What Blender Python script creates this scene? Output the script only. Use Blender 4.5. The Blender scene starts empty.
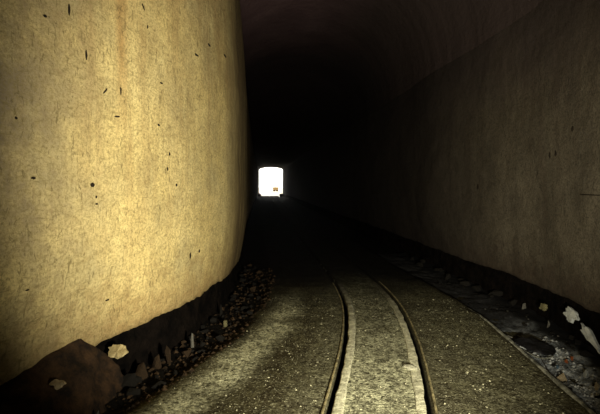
import bpy, bmesh, math, random
from mathutils import Vector, noise, Matrix

# ------------------------------------------------------------------ camera
S = bpy.context.scene
COL = S.collection
F = 420.0                      # focal length in pixels of a 600 px wide frame
H = 1.55                       # eye height
HZ = 186.0                     # horizon row
cam_d = bpy.data.cameras.new('camera'); cam = bpy.data.objects.new('camera', cam_d); COL.objects.link(cam)
cam.location = (0, 0, H); cam.rotation_euler = (math.pi/2, 0, 0)
cam_d.sensor_width = 36; cam_d.lens = F/600*36; cam_d.shift_y = (HZ-207)/600
cam_d.clip_start = .05; cam_d.clip_end = 2000
S.camera = cam

# ------------------------------------------------------------------ sky
w = bpy.data.worlds.new('overcast_sky'); S.world = w; w.use_nodes = True
bg = w.node_tree.nodes['Background']
bg.inputs[0].default_value = (1, .97, .90, 1); bg.inputs[1].default_value = 4.0

# the one lamp in the tunnel: a work lamp standing beside the viewpoint, turned a little to the left
ld = bpy.data.lights.new('work_lamp_light', 'SPOT')
ld.energy = 1050; ld.color = (1, .92, .68); ld.spot_size = 1.77; ld.spot_blend = .66; ld.shadow_soft_size = .12
lo = bpy.data.objects.new('work_lamp_light', ld); COL.objects.link(lo)
lo.location = (.80, .75, .78)
lo.rotation_euler = (Vector((.15, 5.2, 1.95))-lo.location).to_track_quat('-Z', 'Y').to_euler()

v = S.view_settings
v.view_transform = 'Standard'; v.look = 'None'; v.gamma = 1; v.use_curve_mapping = False
v.exposure = 0.0

# ------------------------------------------------------------------ helpers
R = random.Random(7)

def curve(pts):
    """smooth monotone-ish cubic through (y, x) points, straight beyond the ends"""
    ys = [p[0] for p in pts]; xs = [p[1] for p in pts]; n = len(pts)
    d = [(xs[i+1]-xs[i])/(ys[i+1]-ys[i]) for i in range(n-1)]
    m = [d[0]] + [(d[i-1]*(ys[i+1]-ys[i])+d[i]*(ys[i]-ys[i-1]))/(ys[i+1]-ys[i-1]) for i in range(1, n-1)] + [d[-1]]
    def f(y):
        if y <= ys[0]: return xs[0]+m[0]*(y-ys[0])
        if y >= ys[-1]: return xs[-1]+m[-1]*(y-ys[-1])
        for i in range(n-1):
            if y <= ys[i+1]:
                h = ys[i+1]-ys[i]; t = (y-ys[i])/h
                return ((2*t**3-3*t**2+1)*xs[i]+(t**3-2*t**2+t)*h*m[i]+(-2*t**3+3*t**2)*xs[i+1]+(t**3-t**2)*h*m[i+1])
    return f

def nz(x, y, z, s, seed=0.0): return noise.noise(Vector((x*s+seed, y*s-seed*.7, z*s+seed*.3)))

def link(name, me, m, parent=None, smooth=True):
    o = bpy.data.objects.new(name, me); COL.objects.link(o)
    if m is not None and not me.materials: me.materials.append(m)
    if smooth:
        me.polygons.foreach_set('use_smooth', [True]*len(me.polygons))
    if parent: o.parent = parent
    return o

def pydata(name, vs, fs, m, parent=None, smooth=True):
    me = bpy.data.meshes.new(name); me.from_pydata(vs, [], fs); me.update()
    return link(name, me, m, parent, smooth)

def tag(o, label=None, cat=None, group=None, kind=None):
    if label: o['label'] = label
    if cat: o['category'] = cat
    if group: o['group'] = group
    if kind: o['kind'] = kind
    return o

def grid(rows, flip=False):
    vs = [p for r in rows for p in r]; n = len(rows[0]); fs = []
    for i in range(len(rows)-1):
        for j in range(n-1):
            a = i*n+j; q = (a, a+1, a+n+1, a+n)
            fs.append(q[::-1] if flip else q)
    return vs, fs

def frange(a, b, s):
    n = max(1, int(round((b-a)/s))); return [a+(b-a)*i/n for i in range(n+1)]

# ------------------------------------------------------------------ materials
def mat(name, build, rough=.9, spec=.3):
    m = bpy.data.materials.new(name); m.use_nodes = True; nt = m.node_tree
    b = nt.nodes['Principled BSDF']; b.inputs['Roughness'].default_value = rough
    b.inputs['Specular IOR Level'].default_value = spec
    K = Kit(nt, b); build(K); return m

class Kit:
    def __init__(s, nt, b):
        s.nt, s.b = nt, b; s.tc = nt.nodes.new('ShaderNodeTexCoord')
    def new(s, t, **kw):
        n = s.nt.nodes.new(t)
        for k, val in kw.items(): setattr(n, k, val)
        return n
    def put(s, sock, val):
        if hasattr(val, 'is_output'): s.nt.links.new(val, sock)
        else: sock.default_value = val
    def pos(s, sc=(1, 1, 1), loc=(0, 0, 0)):
        n = s.new('ShaderNodeMapping'); s.nt.links.new(s.tc.outputs['Object'], n.inputs[0])
        n.inputs['Scale'].default_value = sc; n.inputs['Location'].default_value = loc; return n.outputs[0]
    def noise(s, sc, detail=5, rough=.6, vec=None, dist=0):
        n = s.new('ShaderNodeTexNoise'); s.put(n.inputs['Vector'], vec if vec is not None else s.tc.outputs['Object'])
        n.inputs['Scale'].default_value = sc; n.inputs['Detail'].default_value = detail
        n.inputs['Roughness'].default_value = rough; n.inputs['Distortion'].default_value = dist; return n.outputs[0]
    def vor(s, sc, vec=None, feature='F1'):
        n = s.new('ShaderNodeTexVoronoi', feature=feature); s.put(n.inputs['Vector'], vec if vec is not None else s.tc.outputs['Object'])
        n.inputs['Scale'].default_value = sc; return n
    def ramp(s, fac, a, b, lo=0.0, hi=1.0):
        n = s.new('ShaderNodeMapRange'); s.put(n.inputs[0], fac)
        for i, val in enumerate((a, b, lo, hi)): n.inputs[i+1].default_value = val
        return n.outputs[0]
    def mix(s, fac, a, b, blend='MIX'):
        n = s.new('ShaderNodeMix', data_type='RGBA', blend_type=blend)
        s.put(n.inputs[0], fac)
        s.put(n.inputs[6], a if hasattr(a, 'is_output') else (*a, 1)); s.put(n.inputs[7], b if hasattr(b, 'is_output') else (*b, 1))
        return n.outputs[2]
    def math(s, op, a, b=0.0):
        n = s.new('ShaderNodeMath', operation=op); s.put(n.inputs[0], a); s.put(n.inputs[1], b); return n.outputs[0]
    def xyz(s, vec=None):
        n = s.new('ShaderNodeSeparateXYZ'); s.put(n.inputs[0], vec if vec is not None else s.tc.outputs['Object']); return n.outputs
    def attr(s, name):
        n = s.new('ShaderNodeAttribute'); n.attribute_name = name; return n.outputs['Fac']
    def col(s, c): s.put(s.b.inputs['Base Color'], c if hasattr(c, 'is_output') else (*c, 1))
    def bump(s, h, dist=.01, strength=1.0):
        n = s.new('ShaderNodeBump'); n.inputs['Distance'].default_value = dist; n.inputs['Strength'].default_value = strength
        s.put(n.inputs['Height'], h); s.nt.links.new(n.outputs[0], s.b.inputs['Normal'])

def limewash(base, pale, grey, brown, stain_amt, left):
    def f(k):
        p = k.pos()
        blot = k.noise(.9, 6, .6)
        c = k.mix(k.ramp(blot, .35, .7), base, pale)
        c = k.mix(k.ramp(k.noise(1.7, 6, .65, k.pos((1, 1, .8), (3, 5, 1))), .45, .68, 0, .7), c, grey)
        # trowelled mottling
        mo = k.noise(5.5, 6, .72, k.pos((1, 1, 1.3), (7, 3, 2)), .8)
        c = k.mix(k.ramp(mo, .48, .68, 0, .55), c, tuple(a_*.55+b_*.1 for a_, b_ in zip(base, brown)))
        mo2 = k.noise(14, 5, .75, k.pos((1, 1, 1.6), (1, 6, 9)), 1.0)
        c = k.mix(k.ramp(mo2, .55, .70, 0, .5), c, brown)
        # vertical run-off streaks
        st = k.noise(1.0, 5, .65, k.pos((6, 6, .35)))
        c = k.mix(k.math('MULTIPLY', k.ramp(st, .50, .72, 0, .6*stain_amt), k.ramp(k.xyz()[2], .8, 2.8, .35, 1)), c, brown)
        st2 = k.noise(1.0, 4, .6, k.pos((26, 26, 1.6)))
        c = k.mix(k.ramp(st2, .55, .8, 0, .45*stain_amt), c, brown)
        # brown damp up under the vault and far along the wall
        z = k.xyz(); dm = k.math('MULTIPLY', k.ramp(z[2], 1.9, 3.6), k.ramp(k.noise(2.2, 6, .7, k.pos((1, 1, .4), (9, 2, 4))), .38, .62))
        c = k.mix(k.math('MULTIPLY', dm, .75*stain_amt), c, brown)
        foot = k.math('ADD', k.ramp(z[2], .95, .35), k.math('MULTIPLY', k.math('SUBTRACT', mo, .5), 2.0))
        c = k.mix(k.ramp(foot, .2, 1.1, 0, .75), c, brown)
        if left:     # brown runs and painted light falloff on the inner stretch, rusty runs below one old peg
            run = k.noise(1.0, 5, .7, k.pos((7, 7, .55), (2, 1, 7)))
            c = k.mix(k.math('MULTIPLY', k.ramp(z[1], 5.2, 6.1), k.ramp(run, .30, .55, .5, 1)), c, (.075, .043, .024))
            band = k.math('MULTIPLY', k.math('MULTIPLY', k.ramp(z[1], 3.30, 3.36), k.ramp(z[1], 3.47, 3.40)), k.ramp(z[2], 1.9, 2.7))
            c = k.mix(k.math('MULTIPLY', band, k.ramp(run, .3, .6, .3, .75)), c, (.42, .22, .07))
            dirt = k.ramp(k.noise(1.3, 6, .7, k.pos((1, 1, 1), (4, 4, 8))), .36, .58, 0, .9)
            c = k.mix(k.math('MULTIPLY', dirt, k.ramp(z[1], 3.4, 2.5)), c, (.20, .16, .115))  # grey stain mixed with painted dimming at the near end of the wall
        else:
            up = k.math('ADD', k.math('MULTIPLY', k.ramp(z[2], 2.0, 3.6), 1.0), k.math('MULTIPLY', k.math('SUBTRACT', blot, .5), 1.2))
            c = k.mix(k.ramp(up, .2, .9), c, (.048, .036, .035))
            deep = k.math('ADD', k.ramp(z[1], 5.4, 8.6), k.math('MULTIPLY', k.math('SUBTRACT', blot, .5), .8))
            c = k.mix(k.ramp(deep, .05, .9, 0, .85), c, (.022, .017, .018))  # depth darkening paints the loss of light along this wall
        # scratches and pits
        sc = k.noise(1.0, 3, .75, k.pos((30, 30, 9), (1, 1, 1)), 1.5)
        c = k.mix(k.ramp(sc, .575, .65, 0, .62), c, tuple(q*.2 for q in base))
        sh = k.noise(1.0, 3, .75, k.pos((9, 9, 34), (4, 7, 1)), 1.2)
        c = k.mix(k.ramp(sh, .58, .66, 0, .5), c, tuple(q*.25 for q in base))
        gr = k.noise(48, 4, .8)
        c = k.mix(k.ramp(gr, .36, .56, .75, 0), c, tuple(q*.32 for q in base))
        k.col(c)
        hgt = k.math('ADD', k.math('MULTIPLY', k.noise(9, 6, .65), .7), k.math('MULTIPLY', gr, .3))
        hgt = k.math('SUBTRACT', hgt, k.math('MULTIPLY', k.ramp(sc, .62, .74), .3))
        k.bump(hgt, .04, .55)
    return f

M = {}
M['plaster'] = mat('yellow_limewash', limewash((.70, .55, .235), (.80, .66, .32), (.42, .36, .20), (.32, .20, .085), 1.0, True), .92, .2)
M['plaster_dull'] = mat('sooty_dimmed_limewash', limewash((.100, .085, .062), (.128, .110, .082), (.060, .052, .040), (.050, .032, .024), .9, False), .95, .15)
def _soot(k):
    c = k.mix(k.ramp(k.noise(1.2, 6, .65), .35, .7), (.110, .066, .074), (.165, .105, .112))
    k.col(k.mix(k.ramp(k.xyz()[1], 9.0, 13, 0, .9), k.mix(k.math('MULTIPLY', k.ramp(k.xyz()[0], .2, 1.7), .92), c, (.044, .034, .032)), (.018, .014, .015))); k.bump(k.noise(7, 6, .7), .04, .7)  # soot tone; the depth ramp paints light fading inward
M['soot'] = mat('sooty_dimmed_vault', _soot, .95, .1)
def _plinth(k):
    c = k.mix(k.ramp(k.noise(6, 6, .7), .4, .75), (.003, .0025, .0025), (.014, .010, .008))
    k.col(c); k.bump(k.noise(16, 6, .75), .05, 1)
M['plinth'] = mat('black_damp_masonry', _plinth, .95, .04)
def _floor(k):
    n1 = k.noise(2.2, 6, .7); n2 = k.noise(26, 4, .8); n3 = k.noise(7, 6, .75, k.pos((1, .45, 1)))
    n4 = k.noise(55, 2, .6); n5 = k.noise(13, 5, .8, k.pos((1, .8, 1), (3, 8, 0)))
    c = k.mix(k.ramp(n1, .35, .68), (.055, .047, .024), (.125, .115, .062))
    c = k.mix(k.ramp(n3, .44, .58, 0, .9), c, (.034, .025, .012))
    pale = k.math('MULTIPLY', k.attr('pale'), k.ramp(k.noise(5, 6, .8, k.pos((1, .6, 1), (2, 2, 0))), .32, .55, .1, 1))
    c = k.mix(pale, c, k.mix(k.ramp(n2, .38, .60), (.20, .20, .12), (.78, .78, .54)))
    c = k.mix(k.ramp(n5, .52, .40, 0, .75), c, (.035, .030, .016))
    c = k.mix(k.math('MULTIPLY', k.ramp(n2, .58, .68, 0, .75), k.math('ADD', k.math('MULTIPLY', pale, .7), .3)), c, (.55, .54, .35))
    c = k.mix(k.ramp(n2, .44, .34, 0, .9), c, (.012, .010, .005))
    c = k.mix(k.math('MULTIPLY', k.ramp(n4, .60, .70, 0, .85), k.math('ADD', k.math('MULTIPLY', pale, .6), .4)), c, (.75, .74, .52))
    c = k.mix(k.ramp(n4, .42, .32, 0, .85), c, (.012, .010, .006))
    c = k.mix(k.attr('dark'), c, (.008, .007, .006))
    k.col(c)
    k.bump(k.math('ADD', k.math('MULTIPLY', n2, .8), k.math('MULTIPLY', n4, .5)), .035, 1.0)
M['floor'] = mat('gritty_floor', _floor, .9, .08)
def _dustyrail(k):
    c = k.mix(k.ramp(k.noise(18, 6, .75), .38, .62), (.38, .37, .25), (.85, .83, .62))
    c = k.mix(k.ramp(k.noise(4, 5, .7), .5, .72, 0, .5), c, (.10, .085, .045))
    dirt = k.math('ADD', k.ramp(k.xyz()[1], 4.2, 7.0), k.math('MULTIPLY', k.math('SUBTRACT', k.noise(9, 5, .75, k.pos((1, 1, 1), (5, 5, 5))), .5), 1.6))  # patchy dirt plus fading light painted along the rail
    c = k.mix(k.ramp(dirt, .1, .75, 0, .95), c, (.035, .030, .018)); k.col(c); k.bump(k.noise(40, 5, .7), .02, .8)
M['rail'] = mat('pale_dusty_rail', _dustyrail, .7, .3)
def _lip(k):
    c = k.mix(k.ramp(k.noise(14, 5, .7), .4, .65), (.10, .085, .045), (.42, .36, .19)); k.col(c); k.bump(k.noise(40, 4, .7), .01, .7)
M['lip'] = mat('rusty_edge_strip', _lip, .6, .4)
def stone(name, a, b, sc=14, rough=.9):
    def f(k):
        k.col(k.mix(k.ramp(k.noise(sc, 6, .7), .38, .65), a, b)); k.bump(k.noise(sc*2.2, 5, .75), .02, .9)
    M[name] = mat(name, f, rough, .25)
stone('brown_earth', (.010, .006, .004), (.060, .032, .015), 9)
stone('brown_stone', (.014, .009, .005), (.070, .040, .018))
stone('dark_stone', (.004, .0035, .003), (.016, .013, .010))
stone('grey_stone', (.10, .095, .085), (.24, .23, .20))
stone('olive_stone', (.11, .10, .05), (.26, .23, .12))
stone('cream_plaster', (.50, .40, .20), (.72, .60, .33), 10)
stone('white_plaster', (.38, .40, .40), (.66, .69, .69), 10)
stone('tan_scrap', (.40, .31, .19), (.66, .54, .35))
stone('orange_scrap', (.32, .08, .025), (.46, .14, .05))
stone('blue_scrap', (.06, .11, .17), (.12, .18, .24))
def _silt(k):
    c = k.mix(k.ramp(k.noise(14, 6, .75, k.pos((1, .5, 1))), .40, .62), (.12, .135, .15), (.60, .65, .70))
    c = k.mix(k.ramp(k.noise(30, 4, .75), .45, .37, 0, .9), c, (.015, .016, .018))
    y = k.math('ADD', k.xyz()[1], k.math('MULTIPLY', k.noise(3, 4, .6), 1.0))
    c = k.mix(k.ramp(y, 4.4, 5.6, 0, .96), c, (.010, .009, .010))      # painted blacker farther in to imitate fading light
    c = k.mix(k.attr('wall_side'), c, (.008, .008, .009))                    # black towards the wall
    k.col(c); k.bump(k.noise(35, 5, .75), .02, .9)
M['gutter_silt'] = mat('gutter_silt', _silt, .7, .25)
stone('kerb_concrete', (.08, .08, .062), (.42, .42, .35), 9)
stone('pale_mortar', (.42, .41, .30), (.85, .83, .64), 20)
stone('outside_ground', (.45, .40, .30), (.60, .55, .45), .5)
stone('ochre_paint', (.16, .105, .045), (.24, .16, .07), 3)
stone('dark_iron', (.02, .013, .008), (.05, .032, .02), 6)
stone('gouge_black', (.010, .007, .004), (.030, .020, .010), 40)
def _litter(k):
    k.col(k.mix(k.ramp(k.noise(11, 2, .5), .44, .6), (.10, .11, .12), (.55, .57, .58)))
M['litter'] = mat('litter_crumbs', _litter, .8, .25)
def _film(k):
    k.col(k.mix(k.ramp(k.noise(6, 4, .6), .4, .7), (.004, .004, .005), (.016, .016, .020))); k.bump(k.noise(12, 5, .6), .03, .8)
M['film'] = mat('black_plastic_film', _film, .55, .35)

# ------------------------------------------------------------------ plan of the tunnel: x as function of depth y
XL = curve([(-4, -4.3), (0, -2.72), (2.57, -1.74), (3.33, -1.46), (4.3, -1.12), (5.75, -.90), (8, -1.02), (10, -1.27), (14, -1.68), (66, -6.49)])
XR = curve([(-4, 2.1), (1, 2.5), (3.76, 2.70), (5.1, 2.79), (6.2, 2.72), (7.9, 2.50), (9.3, 2.40), (14, 1.98), (66, -2.74)])
TC = curve([(-3, -1.2), (1, .12), (2.855, .54), (4.2, .80), (4.7, .868), (5.6, .938), (6.4, .925), (8, .80), (10, .60), (14, .20), (66, -4.5)])
GAUGE = .69
SPRING = curve([(-4, 5.0), (11, 5.0), (24, 4.05), (66, 4.05)])
SPRING_R = curve([(-4, 3.7), (8, 3.7), (24, 3.9), (66, 4.05)])
CROWN = curve([(-4, 5.75), (11, 5.7), (24, 4.5), (66, 4.5)])
def belly(z):                                   # the wall leans back a little towards vault and foot
    if z < 1.4: return .10*((1.4-z)/1.1)**2
    if z > 2.4: return .13*((z-2.4)/2.6)**2
    return 0
def hem_l(y): return .33 + .030*nz(0, y, 0, 1.3, 3) + .022*nz(0, y, 0, 5, 4) + .022*nz(0, y, 0, 15, 8)
def hem_r(y): return .36 + .035*nz(0, y, 0, 1.1, 13) + .025*nz(0, y, 0, 4, 14) + .012*nz(0, y, 0, 15, 8)
def lump(y, z, seed): return .022*nz(0, y, z, .9, seed) + .010*nz(0, y, z, 3.1, seed+1) + .0035*nz(0, y, z, 11, seed+2)
def left_x(y, z): return XL(y) - belly(z) + lump(y, z, 1)
def right_x(y, z): return XR(y) + .7*belly(z) + 1.3*lump(y, z, 20)

YS = frange(-4, 1, .25)[:-1] + frange(1, 9, .03)[:-1] + frange(9, 16, .15)[:-1] + frange(16, 66, .8)

def wall(name, fx, hem, sgn, m, flip, spring):
    rows = []
    for y in YS:
        h0 = hem(y); top = spring(y)
        r = [(fx(y, h0)+sgn*.16, y, h0+.02), (fx(y, h0)+sgn*.02, y, h0-.004)]
        for i in range(81):
            t = i/80; z = h0+(top-h0)*t
            r.append((fx(y, z), y, z))
        r.append((fx(y, top)+sgn*.012, y, top+.06))
        rows.append(r)
    return tag(pydata(name, *grid(rows, flip), m), kind='structure')
wl = wall('wall_left', left_x, hem_l, -1, M['plaster'], True, SPRING)
tag(wl, 'brightly lit yellow limewashed tunnel wall bulging on the left', 'wall')
YS_R = list(YS)
_k = YS; YS = YS_R
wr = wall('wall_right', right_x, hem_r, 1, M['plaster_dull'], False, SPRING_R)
tag(wr, 'dim brown sooty tunnel wall on the right, painted to darken inward', 'wall')
YS = _k

# vault
rows = []
for y in YS:
    xl = left_x(y, SPRING(y)); xr = right_x(y, SPRING_R(y)); cx = (xl+xr)/2; hw = (xr-xl)/2; r = []
    for i in range(33):
        a = math.pi*(1-i/32); x = cx+hw*math.cos(a); sp = SPRING(y) if i < 16 else SPRING_R(y); z = sp+(CROWN(y)-sp)*math.sin(a)
        r.append((x, y, z+math.sin(a)*(.04*nz(x, y, 0, .9, 31)+.02*nz(x, y, 0, 3, 32))))
    rows.append(r)
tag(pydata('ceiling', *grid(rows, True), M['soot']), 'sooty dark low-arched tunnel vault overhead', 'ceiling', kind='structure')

# end wall behind the camera
tag(pydata('wall_back', [(-4.6, -4, -.3), (2.3, -4, -.3), (2.3, -4, 5.8), (-4.6, -4, 5.8), (-4.6, -4.2, -.3), (2.3, -4.2, -.3), (2.3, -4.2, 5.8), (-4.6, -4.2, 5.8)],
    [(0, 1, 2, 3), (7, 6, 5, 4), (0, 4, 5, 1), (3, 2, 6, 7), (1, 5, 6, 2), (0, 3, 7, 4)], M['soot'], None, False), 'dark end wall behind the viewpoint', 'wall', kind='structure')

# black recessed foot of the walls
def plinth(name, fx, sgn, flip, ys, seed, label):
    rows = []
    for y in ys:
        r = []
        for i in range(15):
            z = -.25+i*.052; rec = .10-.05*(1-i/14)
            x = fx(y, .35)+sgn*(rec+.035*nz(0, y, z, 4, seed)+.018*nz(0, y, z, 12, seed+2))
            r.append((x, y, z))
        rows.append(r)
    return tag(pydata(name, *grid(rows, flip), M['plinth']), label, 'wall base', kind='structure')
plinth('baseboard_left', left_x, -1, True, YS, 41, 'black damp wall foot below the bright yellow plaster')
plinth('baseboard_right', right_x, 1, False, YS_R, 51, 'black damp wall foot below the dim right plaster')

# ------------------------------------------------------------------ floor
def smooth(a, b, t):
    t = min(1, max(0, (t-a)/(b-a))); return t*t*(3-2*t)
def kerb_x(y): return XR(y)-.64
def floor_z(x, y):
    z = .016*nz(x, y, 0, 1.1, 61)+.010*nz(x, y, 0, 4, 62)+.006*nz(x, y, 0, 13, 63)
    dl = x-XL(y); z -= .07*(1-smooth(.25, .52, dl))
    dr = kerb_x(y)-x; z -= .08*(1-smooth(-.10, 0, dr))
    return z
FY = frange(-4, 1.2, .2)[:-1] + frange(1.2, 9, .035)[:-1] + frange(9, 16, .12)[:-1] + frange(16, 66.5, .6)
rows = []; pale = []; dark = []
for y in FY:
    gl = TC(y)-GAUGE/2; gr = TC(y)+GAUGE/2; x0 = XL(y)-.28; x1 = XR(y)+.28; r = []
    def add(x, dz=0, pz=None, dk=0):
        z = floor_z(x, y) if dz == 0 else floor_z(x, y)+dz
        near = min(abs(x-gl), abs(x-gr))
        if near < .16: z = z*smooth(.09, .16, near) if dz == 0 else dz
        r.append((x, y, z))
        dl = x-XL(y)
        p = 1.25*math.exp(-((dl-.78-.10*nz(0, y, 0, 1.6, 66))/.16)**2)*(1.05+.7*nz(x, y, 0, 3, 67))*smooth(2.4, 3.6, y+.5)*(1-smooth(4.8, 6.5, y)) + (.95-.4*smooth(3.2, 5, y))*(smooth(gl-.02, gl+.1, x)*(1-smooth(gr-.1, gr+.02, x))) \
            + .16*smooth(gr, gr+.1, x)*(1-smooth(kerb_x(y)-.1, kerb_x(y), x)) + (.22)*smooth(gl-.55, gl-.05, x)*(1-smooth(gl-.05, gl, x))
        pale.append(max(0, min(1, p))); dark.append(max(dk, 1-smooth(.28, .60, dl+.16*nz(x, y, 0, 4, 68)+.06*nz(x, y, 0, 14, 69)), .97*smooth(4.5, 7.6, y+.6*nz(x, y, 0, 1.5, 64))))  # gutter and grooves dark themselves; inward blackening stands in for lamp falloff
    n = 44
    for i in range(n): add(x0+(gl-.027-x0)*i/n)
    add(gl-.027); add(gl-.024, -.08, dk=1); add(gl+.024, -.08, dk=1); add(gl+.027)
    for i in range(1, 24): add(gl+.027+(gr-gl-.054)*i/24)
    add(gr-.027); add(gr-.024, -.08, dk=1); add(gr+.024, -.08, dk=1); add(gr+.027)
    for i in range(1, n+1): add(gr+.027+(x1-gr-.027)*i/n)
    rows.append(r)
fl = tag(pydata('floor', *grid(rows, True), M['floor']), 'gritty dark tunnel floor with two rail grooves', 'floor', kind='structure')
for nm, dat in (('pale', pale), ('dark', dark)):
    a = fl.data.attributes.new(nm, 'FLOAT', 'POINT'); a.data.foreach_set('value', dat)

# ------------------------------------------------------------------ rails
def ribbon(off, wd, hgt, ys, seed, wob):
    vs = []; fs = []
    for y in ys:
        s = (TC(y+.05)-TC(y-.05))/.1; nx = 1/math.hypot(1, s); ny = -s*nx
        c = off+wob*nz(0, y, seed, 3, seed)*.6+wob*nz(0, y, seed, 11, seed); wv = wd*(1+.35*nz(1, y, 0, 6, seed+5)*(wob > .002))
        hz_ = hgt+.35*hgt*nz(2, y, 0, 9, seed+7)-.05*smooth(6.2, 8.2, y)    # sinks farther in, shape imitating the rail's fade into the dark
        for u, z in ((-.5, -.06), (-.5, hz_*.6), (-.36, hz_), (.36, hz_), (.5, hz_*.6), (.5, -.06)):
            d = c+u*wv; vs.append((TC(y)+d*nx, y+d*ny, z))
    n = 6
    for i in range(len(ys)-1):
        for j in range(n-1):
            a = i*n+j; fs.append((a, a+n, a+n+1, a+1))
    fs.append(tuple(range(n))); fs.append(tuple(range(len(vs)-1, len(vs)-1-n, -1)))
    return vs, fs
RY = frange(.4, 8.6, .04)
for sgn, lab in ((-1, 'pale dusty left rail with black groove, curving away into the dark'), (1, 'pale dusty right rail with black groove and thin bright outer strip')):
    e = bpy.data.objects.new('rail', None); COL.objects.link(e); tag(e, lab, 'rail', 'pair of track rails')
    pydata('rail_head', *ribbon(sgn*(GAUGE/2-.062), .070, .008, RY, 70+sgn*3, .006), M['rail'], e)
    pydata('edge_strip', *ribbon(sgn*(GAUGE/2+.037), .018, .010, RY, 80+sgn*3, .002), M['lip'], e)

# kerb of the right-hand gutter
vs = []; fs = []
ky = frange(1.0, 6.2, .05)
for y in ky:
    c = kerb_x(y)+.012*nz(0, y, 0, 2.5, 91); wv = .036*(1+.5*nz(0, y, 1, 5, 92)); h = .016+.014*nz(0, y, 2, 6, 93)-.07*smooth(4.6, 6.0, y)
    for u, z in ((-.5, -.05), (-.42, h*.7), (-.2, h), (.3, h), (.5, h*.5), (.5, -.14)): vs.append((c+u*wv, y, z))
for i in range(len(ky)-1):
    for j in range(5):
        a = i*6+j; fs.append((a, a+6, a+7, a+1))
fs.append(tuple(range(6))); fs.append(tuple(range(len(vs)-1, len(vs)-7, -1)))
tag(pydata('gutter_kerb', vs, fs, M['kerb_concrete']), 'thin worn concrete kerb along the littered right gutter', 'kerb')

# silt bed in the right-hand gutter
rows = []; wall_side = []
for y in frange(1.0, 10, .05):
    a = kerb_x(y)+.03; b = XR(y)+.16; r = []
    for i in range(25):
        t = i/24; x = a+(b-a)*t; wall_side.append(smooth(.52, .72, t+.12*nz(x, y, 0, 5, 98)))
        r.append((x, y, -.06+.05*t*t+.03*nz(x, y, 0, 3, 95)+.022*nz(x, y, 0, 9, 96)+.010*nz(x, y, 0, 25, 97)))
    rows.append(r)
gs = pydata('gutter_silt', *grid(rows, True), M['gutter_silt']); gs.data.attributes.new('wall_side', 'FLOAT', 'POINT').data.foreach_set('value', wall_side)
tag(gs, 'grey trampled silt and grit filling the right gutter', 'silt', kind='stuff')
def silt_z(x, y):
    a = kerb_x(y)+.03; b = XR(y)+.16; t = min(1, max(0, (x-a)/(b-a))); return -.06+.05*t*t+.03*nz(x, y, 0, 3, 95)+.022*nz(x, y, 0, 9, 96)

# ------------------------------------------------------------------ rocks
def rock_mesh(name, seed, sub=2, rough=.28, flat=1.0):
    bm = bmesh.new()
    if sub == 0:                                  # broken angular chunk
        rr = random.Random(int(seed*10))
        for _ in range(13):
            p = Vector((rr.gauss(0, 1), rr.gauss(0, 1), rr.gauss(0, 1))).normalized()*rr.uniform(.75, 1.15); p.z = max(p.z, -.55); bm.verts.new(p)
        h_ = bmesh.ops.convex_hull(bm, input=bm.verts); bmesh.ops.delete(bm, geom=[g for g in h_['geom_interior'] if isinstance(g, bmesh.types.BMVert)], context='VERTS')
        me = bpy.data.meshes.new(name); bm.to_mesh(me); bm.free(); return me
    bmesh.ops.create_icosphere(bm, subdivisions=sub, radius=1)
    for q in bm.verts:
        p = q.co.copy(); d = 1+rough*noise.noise(p*1.3+Vector((seed, 0, 0)))*1.6+rough*.6*noise.noise(p*3.1+Vector((0, seed, 0)))
        q.co = Vector((p.x*d, p.y*d, p.z*d*flat))
        if q.co.z < -.55*flat: q.co.z = -.55*flat
    me = bpy.data.meshes.new(name); bm.to_mesh(me); bm.free(); return me
def rock(name, loc, size, m, seed, rot=(0, 0, 0), sub=0, rough=.28, flatshade=True):
    me = rock_mesh(name, seed, sub, rough); o = link(name, me, m, None, not flatshade)
    o.location = loc; o.scale = size; o.rotation_euler = rot; return o
def ground(px, py, z=0.0):
    y = F*(H-z)/(py-HZ); return (px-300)/F*y, y
def on_wall(fx, px, py):
    k = (px-300)/F; lo_, hi_ = 1.2, 30.0
    y = lo_
    while y < hi_:                              # first crossing along the sight line
        z = H+(HZ-py)/F*y
        d = k*y-fx(y, z)
        if y > lo_ and d*pd <= 0: break
        pd = d; y += .01
    z = H+(HZ-py)/F*y; return Vector((fx(y, z), y, z))

# flaked plaster slab: ragged outline with thickness
def slab(name, seed, w_, h_, th, m, loc, rot, n=22):
    vs = []; fs = []
    for k, zz in enumerate((-th/2, th/2)):
        for i in range(n):
            a = 2*math.pi*i/n; r = 1+.55*noise.noise(Vector((math.cos(a)*1.4+seed, math.sin(a)*1.4, 0)))+.35*noise.noise(Vector((math.cos(a)*4, math.sin(a)*4+seed, 0)))
            vs.append((math.cos(a)*w_/2*r, math.sin(a)*h_/2*r, zz+.012*noise.noise(Vector((math.cos(a)*2, math.sin(a)*2, seed)))))
    vs += [(0, 0, -th/2), (0, 0, th/2+.004)]
    for i in range(n):
        j = (i+1) % n; fs += [(i, j, j+n, i+n), (j, i, 2*n), (i+n, j+n, 2*n+1)]
    o = pydata(name, vs, fs, m, None, False); o.location = loc; o.rotation_euler = rot; return o

# brown earth bank slumped at the foot of the left wall (bottom left corner)
rows = []
for i in range(61):
    t = i/60; y = 1.7+1.74*t; prof = min(1, (1-t)*5.5)**.42
    r = []
    for j in range(25):
        s = j/24
        d = -.02+.30*s*(1-.5*smooth(.6, 1, t))
        top = (.25+.165*smooth(.2, .8, t)+.025*nz(0, y, 0, 4, 101)+.012*nz(0, y, 0, 13, 109))*prof-.02*(1-prof)
        z = -.10+(top+.10)*math.cos(s*math.pi/2)**.62
        x = XL(y)-belly(.3)+d+(.06*nz(d, y, z, 5, 103)+.035*nz(d, y, z, 14, 104))*min(1, 3*s)
        r.append((x, y+.03*nz(d, y, z, 6, 105), z+.03*nz(d, y, 0, 8, 106)*(s > .05)))
    rows.append(r)
tag(pydata('earth_bank', *grid(rows, True), M['brown_earth']), 'brown lumpy earth bank slumped against the foot of the yellow wall', 'earth')

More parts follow.
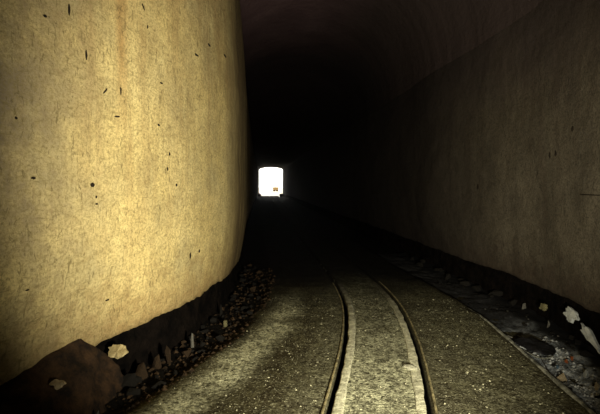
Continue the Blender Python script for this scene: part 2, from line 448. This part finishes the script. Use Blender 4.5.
# single scraps and stones on the left, found one by one in the picture
x, y = ground(118, 352, .24)
tag(slab('plaster_flake', 3.3, .19, .105, .02, M['cream_plaster'], (x, y, .24), (math.radians(62), 0, math.radians(-24))), 'bright cream plaster flake leaning in the black gap beside the earth bank', 'plaster flake')
x, y = ground(58, 379, .30)
tag(slab('plaster_flake', 5.1, .095, .055, .018, M['tan_scrap'], (x, y, .27), (math.radians(48), 0, math.radians(-20))), 'small dull plaster flake stuck on the brown earth bank', 'plaster flake')
x, y = ground(74, 346, .36)
LEFT = [  # px, py, assumed height, size (m), material, label
 (168, 345, .10, (.045, .04, .065), 'brown_stone', 'upright reddish brown stone midway along the left gutter'),
 (158, 352, .07, (.05, .045, .04), 'brown_stone', 'rounded brown stone just before the upright reddish one'),
 (141, 362, .06, (.075, .05, .045), 'brown_stone', 'long brown stone below the cream plaster flake'),
 (128, 371, .06, (.08, .06, .05), 'dark_stone', 'dark brown lump under the cream plaster flake'),
 (98, 408, .03, (.022, .02, .05), 'grey_stone', 'small grey upright stone at the bottom edge left of the floor'),
 (192, 334, .06, (.028, .025, .06), 'grey_stone', 'grey pointed stone standing farther along the left gutter'),
 (225, 317, .03, (.035, .03, .03), 'olive_stone', 'small pale round stone lying at the far end of the left gutter'),
 (221, 305, .06, (.020, .02, .08), 'dark_stone', 'thin dark upright stone behind the small pale round one'),
]
for i, (px, py, hh, sz, mm, lab) in enumerate(LEFT):
    x, y = ground(px, py, hh)
    z = floor_z(x, y)
    tag(rock('rubble_stone', (x, y, z+sz[2]*.5), (sz[0], sz[1], max(sz[2], (hh+sz[2]*.6-z)*.62)), M[mm], 7.1*i+2, (0, 0, R.uniform(0, 6))), lab, 'stone', 'stones of the left gutter')

# anonymous rubble of the left gutter
base = [rock_mesh('rubble_stone', 200+i, 0, .34) for i in range(6)]
for me in base: me.materials.append(M['dark_stone'])
base_b = [rock_mesh('rubble_stone', 230+i, 0, .34) for i in range(3)]
for me in base_b: me.materials.append(M['brown_stone'])
TAKEN = []
def scatter(n, fx, zf, label, group, szr, meshes, y0, y1):
    for i in range(n):
        for _t in range(12):
            y = y0+(y1-y0)*R.random()**1.4; x = fx(y); s = R.uniform(*szr)
            if all(math.hypot(x-a, y-b) > 1.5*(s+c_) for a, b, c_ in TAKEN): break
        else: continue
        TAKEN.append((x, y, s)); me = R.choice(meshes)
        o = link('rubble_stone', me, None, None, False)
        o.scale = (s*R.uniform(.8, 1.4), s*R.uniform(.8, 1.4), s*R.uniform(.6, 1)); o.rotation_euler = (0, 0, R.uniform(0, 6.3))
        o.location = (x, y, zf(x, y)+o.scale[2]*.5); tag(o, label, 'stone', group)
scatter(60, lambda y: XL(y)+R.uniform(-.12, .34), floor_z, 'dark rubble stone in the shadowed heap along the left wall foot', 'dark rubble along the left wall', (.022, .055), base+base+base_b, 3.2, 8.5)

# right gutter: pieces picked out in the picture
RIGHT_SLAB = [
 (571, 314, .12, .19, 'white_plaster', -8, 'square pale grey plaster slab leaning on the right wall foot', 11.0),
 (591, 338, .06, .36, 'white_plaster', -26, 'long tilted pale grey plaster slab nearest on the right wall foot', 12.4),
 (544, 307, .07, .11, 'olive_stone', 0, 'dull yellowish plaster scrap beyond the square pale slab', 13.7),
]
for px, py, hv, ly, mm, ro, lab, sd in RIGHT_SLAB:
    p = on_wall(lambda y, z: XR(y)-.015, px, py)
    o = slab('plaster_slab', sd, hv, ly, .03, M[mm], p, (0, 0, 0)); o.rotation_euler = (Matrix.Rotation(math.radians(-72), 3, 'Y') @ Matrix.Rotation(math.radians(ro), 3, 'Z')).to_euler()
    tag(o, lab, 'plaster slab', 'plaster slabs on the right wall foot')
RIGHT = [
 (563, 373, .0, (.058, .020, .022), 'tan_scrap', 'flat tan scrap of wood lying in the right gutter'),
 (567, 358, .0, (.020, .018, .016), 'orange_scrap', 'tiny orange brick scrap beside the tan scrap'),
 (572, 355, .0, (.016, .014, .014), 'orange_scrap', 'tiny orange brick scrap closest to the black wall foot'),
 (558, 363, .0, (.018, .016, .014), 'blue_scrap', 'tiny bluish scrap left of the orange scraps'),
 (586, 369, .02, (.026, .024, .026), 'white_plaster', 'small white plaster lump standing out in the right gutter'),
 (597, 381, .02, (.030, .022, .022), 'tan_scrap', 'tan stone at the right edge of the picture'),
 (590, 411, .0, (.040, .030, .02), 'grey_stone', 'pale flat stone in the bottom right corner'),
 (549, 321, .05, (.03, .03, .05), 'grey_stone', 'small grey stone below the dull yellowish plaster scrap'),
 (524, 302, .06, (.04, .02, .02), 'grey_stone', 'low grey stone farther back in the right gutter'),
 (492, 292, .06, (.03, .02, .03), 'dark_stone', 'faint dark stone far back in the right gutter'),
 (452, 268, .06, (.035, .03, .04), 'grey_stone', 'faint grey stone at the dark far end of the right gutter'),
]
for i, (px, py, hh, sz, mm, lab) in enumerate(RIGHT):
    x, y = ground(px, py, hh); z = silt_z(x, y)
    tag(rock('rubble_stone', (x, y, z+sz[2]*.45+.004), (sz[0], sz[1], max(sz[2], (hh-z)*.8)), M[mm], 3.7*i+50, (0, 0, R.uniform(-.4, .4))), lab, 'stone', 'scraps in the right gutter')
scatter(55, lambda y: R.uniform(kerb_x(y)+.06, XR(y)+.04), silt_z, 'small dark stone among the litter of the right gutter', 'dark stones in the right gutter', (.010, .026), base, 2.5, 7)
scatter(16, lambda y: XR(y)+R.uniform(-.16, .10), silt_z, 'black rubble stone against the right wall foot', 'black rubble along the right wall', (.05, .095), base, 2.6, 9)
scatter(40, lambda y: R.uniform(kerb_x(y)+.06, XR(y)-.02), silt_z, 'tiny pale chip among the litter of the right gutter', 'pale chips in the right gutter', (.007, .015), [M_ for M_ in [rock_mesh('rubble_stone', 300+i, 0, .3) for i in range(3)] if not M_.materials.append(M['grey_stone'])], 2.5, 5.5)

# crumpled black plastic sheet in the gutter
cx, cy = ground(533, 341); rows = []
for i in range(29):
    r = []
    for j in range(25):
        a = (i/28-.5)*2; b = (j/24-.5)*2; k = math.sqrt(max(0, 1-.5*b*b)); l = math.sqrt(max(0, 1-.5*a*a))
        x = cx+.15*a*k-.06*b*l; y = cy+.24*b*l+.05*a
        q = max(abs(a), abs(b))
        z = silt_z(x, y)+.012+.06*max(0, 1-q*q)*(.6+.8*abs(nz(x, y, 0, 6, 120)))+.03*abs(nz(x, y, 0, 13, 121))*(1-q*.6)
        r.append((x, y, z))
    rows.append(r)
tag(pydata('plastic_sheet', *grid(rows, True), M['film']), 'crumpled black plastic sheet lying in the right gutter', 'sheet')
# long twigs / cables in the gutter litter
def wire(name, pts, rad, m, label):
    cu = bpy.data.curves.new(name, 'CURVE'); cu.dimensions = '3D'; cu.bevel_depth = rad; cu.bevel_resolution = 1
    sp = cu.splines.new('NURBS'); sp.points.add(len(pts)-1); sp.use_endpoint_u = True; sp.order_u = 3
    for q, p in zip(sp.points, pts): q.co = (*p, 1)
    tmp = bpy.data.objects.new(name, cu); COL.objects.link(tmp)
    me = bpy.data.meshes.new_from_object(tmp.evaluated_get(bpy.context.evaluated_depsgraph_get())); bpy.data.objects.remove(tmp)
    me.materials.clear(); return tag(link(name, me, m), label, 'wire')
def gutter_path(pix):
    out = []
    for px, py in pix:
        x, y = ground(px, py); out.append((x, y, silt_z(x, y)+.016))
    return out
wire('wire', gutter_path([(540, 352), (548, 366), (556, 374), (572, 388), (583, 400)]), .005, M['dark_iron'], 'dark bent wire trailing along the middle of the right gutter')
wire('wire', gutter_path([(510, 335), (530, 352), (546, 357), (553, 352)]), .005, M['kerb_concrete'], 'pale thin wire looping below the black plastic sheet')
wire('wire', gutter_path([(480, 315), (492, 322), (503, 328), (512, 332)]), .007, M['grey_stone'], 'short pale wire beyond the black plastic sheet')

# pale mortar clump on the right rail
x, y = ground(411, 369)
tag(rock('mortar_clump', (x-.012, y, .016), (.045, .060, .020), M['pale_mortar'], 77.7, (0, 0, .3), 3, .5, False), 'pale splash of mortar stuck on the right rail', 'mortar')

# loose grit over the floor: far too many to count
OCT = [(1, 0, 0), (0, 1, 0), (-1, 0, 0), (0, -1, 0), (0, 0, 1), (0, 0, -.5)]
OCF = [(0, 1, 4), (1, 2, 4), (2, 3, 4), (3, 0, 4), (1, 0, 5), (2, 1, 5), (3, 2, 5), (0, 3, 5)]
vs = []; fs = []
for i in range(4200):
    y = 2.5+3.3*R.random()**1.3
    x = R.uniform(XL(y)+.5, kerb_x(y)-.04)
    if min(abs(x-TC(y)+GAUGE/2), abs(x-TC(y)-GAUGE/2)) < .10: continue
    s = .0022+.0075*R.random()**6
    mx = Matrix.Translation((x, y, floor_z(x, y)+s*.3)) @ Matrix.Rotation(R.uniform(0, 6.3), 4, 'Z') @ Matrix.Diagonal((s*R.uniform(.8, 1.6), s, s*R.uniform(.6, 1), 1))
    o = len(vs); vs += [tuple(mx @ (Vector(p)*R.uniform(.75, 1.2))) for p in OCT]; fs += [tuple(o+k for k in f) for f in OCF]
me = bpy.data.meshes.new('floor_grit'); me.from_pydata(vs, [], fs); me.update()
def _grit(k):
    k.col(k.mix(k.ramp(k.noise(9, 2, .5), .42, .6), (.08, .075, .045), (.50, .48, .33)))
M['grit'] = mat('grit', _grit, .85, .2)
tag(link('floor_grit', me, M['grit'], None, False), 'loose pale grit strewn over the tunnel floor', 'grit', kind='stuff')

# crumbled dirt filling the left gutter and the foot of the right wall
def crumble(name, n, fx, zf, y0, y1, m, label, smax):
    vs = []; fs = []
    for i in range(n):
        y = y0+(y1-y0)*R.random()**1.5; x = fx(y); s = .006+smax*R.random()**3
        mx = Matrix.Translation((x, y, zf(x, y)+s*.3)) @ Matrix.Rotation(R.uniform(0, 6.3), 4, 'Z') @ Matrix.Diagonal((s*R.uniform(.8, 1.6), s, s*R.uniform(.6, 1), 1))
        o = len(vs); vs += [tuple(mx @ (Vector(p)*R.uniform(.7, 1.25))) for p in OCT]; fs += [tuple(o+k for k in f) for f in OCF]
    tag(pydata(name, vs, fs, m, None, False), label, 'rubble', kind='stuff')
crumble('crumbled_dirt', 1500, lambda y: XL(y)+R.uniform(-.12, .5), floor_z, 2.3, 8, M['brown_stone'], 'dark crumbled dirt filling the left gutter', .022)
crumble('gutter_crumbs', 1500, lambda y: R.uniform(kerb_x(y)+.04, XR(y)-.14), silt_z, 2.5, 4.4, M['litter'], 'mixed dark and pale crumbs strewn through the right gutter', .014)

# ------------------------------------------------------------------ marks in the walls: gouged slots and holes
def gouge(par, fx, px, py, wpx, hpx, roll=0, sgn=1):
    p = on_wall(fx, px, py); y, z = p.y, p.z
    ty = Vector((fx(y+.05, z)-fx(y-.05, z), .1, 0)).normalized(); nrm = Vector((ty.y, -ty.x, 0))*sgn
    fore = abs(ty.x*1.0-ty.y*p.x/p.y)            # foreshortening of the wall seen from the eye
    ww = wpx/F*y/max(.15, fore); hh = hpx/F*y
    bm = bmesh.new(); bmesh.ops.create_icosphere(bm, subdivisions=2, radius=1)
    for q in bm.verts:
        d = 1+.35*noise.noise(q.co*1.7+Vector((px, py, 0))); q.co = q.co*d
        a, b, c = q.co.x*ww/2, q.co.z*hh/2, q.co.y*.004
        q.co = p+ty*a+Vector((0, 0, b))+nrm*c
        if roll: 
            rel = q.co-p; q.co = p+Matrix.Rotation(math.radians(roll), 3, nrm) @ rel
    me = bpy.data.meshes.new('gouge'); bm.to_mesh(me); bm.free(); link('gouge', me, M['gouge_black'], par)
for g in [(68.5, 10, 2.6, 12), (85.5, 55, 2.4, 11), (120, 91, 1.6, 9), (105, 91, 1.5, 9, -40), (117, 116.5, 6, 1.8, 8), (16, 118, 3, 3), (33, 178, 5, 3),
          (92, 185, 4.5, 4.5), (95.5, 197, 2, 3), (96, 204, 3, 2), (190, 255, 1.8, 7), (199, 251, 1.6, 4), (158.5, 125, 2.6, 2.4), (169.5, 154, 1.5, 4),
          (167, 169, 1.5, 4), (176, 185, 2, 3), (161, 83, 3, 2), (225, 56, 2.4, 3), (196, 55, 4, 2.5), (209, 45, 3, 3), (143, 7, 1.6, 8, 30), (45, 16, 4, 3),
          (147, 27, 1.4, 4), (27, 290, 4, 2), (107, 300, 4, 2)]:
    gouge(wl, left_x, *g[:4], roll=g[4] if len(g) > 4 else 0)
for g in [(573, 129, 3, 5), (550, 155, 2, 7), (556, 153, 2, 8), (478, 186, 2, 7), (592, 195, 26, 1.2)]:
    gouge(wr, right_x, *g[:4], sgn=-1)

# ------------------------------------------------------------------ far mouth and what lies outside
vs = []; fs = []; yb = 66.0
xl = XL(yb); xr = XR(yb); cx = (xl+xr)/2; hw = (xr-xl)/2; inner = [(xl, -.3), (xl, SPRING(yb))]
for i in range(1, 16):
    a = math.pi*(1-i/16); inner.append((cx+hw*math.cos(a), SPRING(yb)+(CROWN(yb)-SPRING(yb))*math.sin(a)))
inner += [(xr, SPRING(yb)), (xr, -.3)]
n = len(inner)
outer = [(cx-9, -.3)]+[(cx+(p[0]-cx)*9/hw if 0 < i < n-1 else 0, 9.0) for i, p in enumerate(inner)][1:-1]+[(cx+9, -.3)]
for yy in (yb, yb+.6):
    vs += [(p[0], yy, p[1]) for p in inner]+[(p[0], yy, p[1]) for p in outer]
for i in range(n-1):
    fs += [(i, i+1, n+i+1, n+i), (2*n+i, 3*n+i, 3*n+i+1, 2*n+i+1), (i, 2*n+i, 2*n+i+1, i+1)]
tag(pydata('wall_portal', vs, fs, M['soot'], None, False), 'masonry face around the far tunnel mouth', 'wall', kind='structure')
# rubble heaps that round off the lower corners of the mouth
for sx, lab in ((xl+.2, 'dark heap at the left foot of the far tunnel mouth'), (xr-.2, 'dark heap at the right foot of the far tunnel mouth')):
    tag(rock('rubble_heap', (sx, 65.2, .08), (.27, .5, .30), M['dark_stone'], sx, (0, 0, 0), 3, .3, False), lab, 'heap', 'heaps at the far mouth')
# ground outside
rows = []
for i in range(41):
    y = 66.3+i*6; rows.append([(-90+j*5, y, -.02+(.12*nz(j*5, y, 0, .05, 5)+.12)*min(1, i/6)) for j in range(37)])
tag(pydata('floor_outside', *grid(rows, True), M['outside_ground']), 'glaring pale ground outside the far tunnel mouth', 'ground', kind='structure')
# ore cart standing outside
x, y = ground(275.6, 192, .05); s = 1.0
c = bpy.data.objects.new('ore_cart', None); COL.objects.link(c); c.location = (x, y, .1); c.rotation_euler = (0, 0, math.radians(12))
tag(c, 'tan ore cart with dark wheels standing outside the bright far tunnel mouth', 'cart')
vs = [(-.55, -.4, .4), (.55, -.4, .4), (.55, .4, .4), (-.55, .4, .4), (-.75, -.55, 1.2), (.75, -.55, 1.2), (.75, .55, 1.2), (-.75, .55, 1.2),
      (-.68, -.48, 1.2), (.68, -.48, 1.2), (.68, .48, 1.2), (-.68, .48, 1.2), (-.5, -.34, .5), (.5, -.34, .5), (.5, .34, .5), (-.5, .34, .5)]
fs = [(3, 2, 1, 0), (0, 1, 5, 4), (1, 2, 6, 5), (2, 3, 7, 6), (3, 0, 4, 7), (4, 5, 9, 8), (5, 6, 10, 9), (6, 7, 11, 10), (7, 4, 8, 11), (8, 9, 13, 12), (9, 10, 14, 13), (10, 11, 15, 14), (11, 8, 12, 15), (12, 13, 14, 15)]
pydata('tub', vs, fs, M['ochre_paint'], c, False)
def box(name, a, b, m, par):
    vs = [(p, q, r) for r in (a[2], b[2]) for p, q in ((a[0], a[1]), (b[0], a[1]), (b[0], b[1]), (a[0], b[1]))]
    return pydata(name, vs, [(3, 2, 1, 0), (4, 5, 6, 7), (0, 1, 5, 4), (1, 2, 6, 5), (2, 3, 7, 6), (3, 0, 4, 7)], m, par, False)
box('frame', (-.62, -.35, .28), (.62, .35, .41), M['dark_iron'], c)
for sx in (-.38, .38):
    for sy in (-.42, .42):
        bm = bmesh.new(); bmesh.ops.create_cone(bm, cap_ends=True, segments=20, radius1=.22, radius2=.22, depth=.1, matrix=Matrix.Translation((sx, sy, .22)) @ Matrix.Rotation(math.pi/2, 4, 'X'))
        me = bpy.data.meshes.new('wheel'); bm.to_mesh(me); bm.free(); link('wheel', me, M['dark_iron'], c, False)
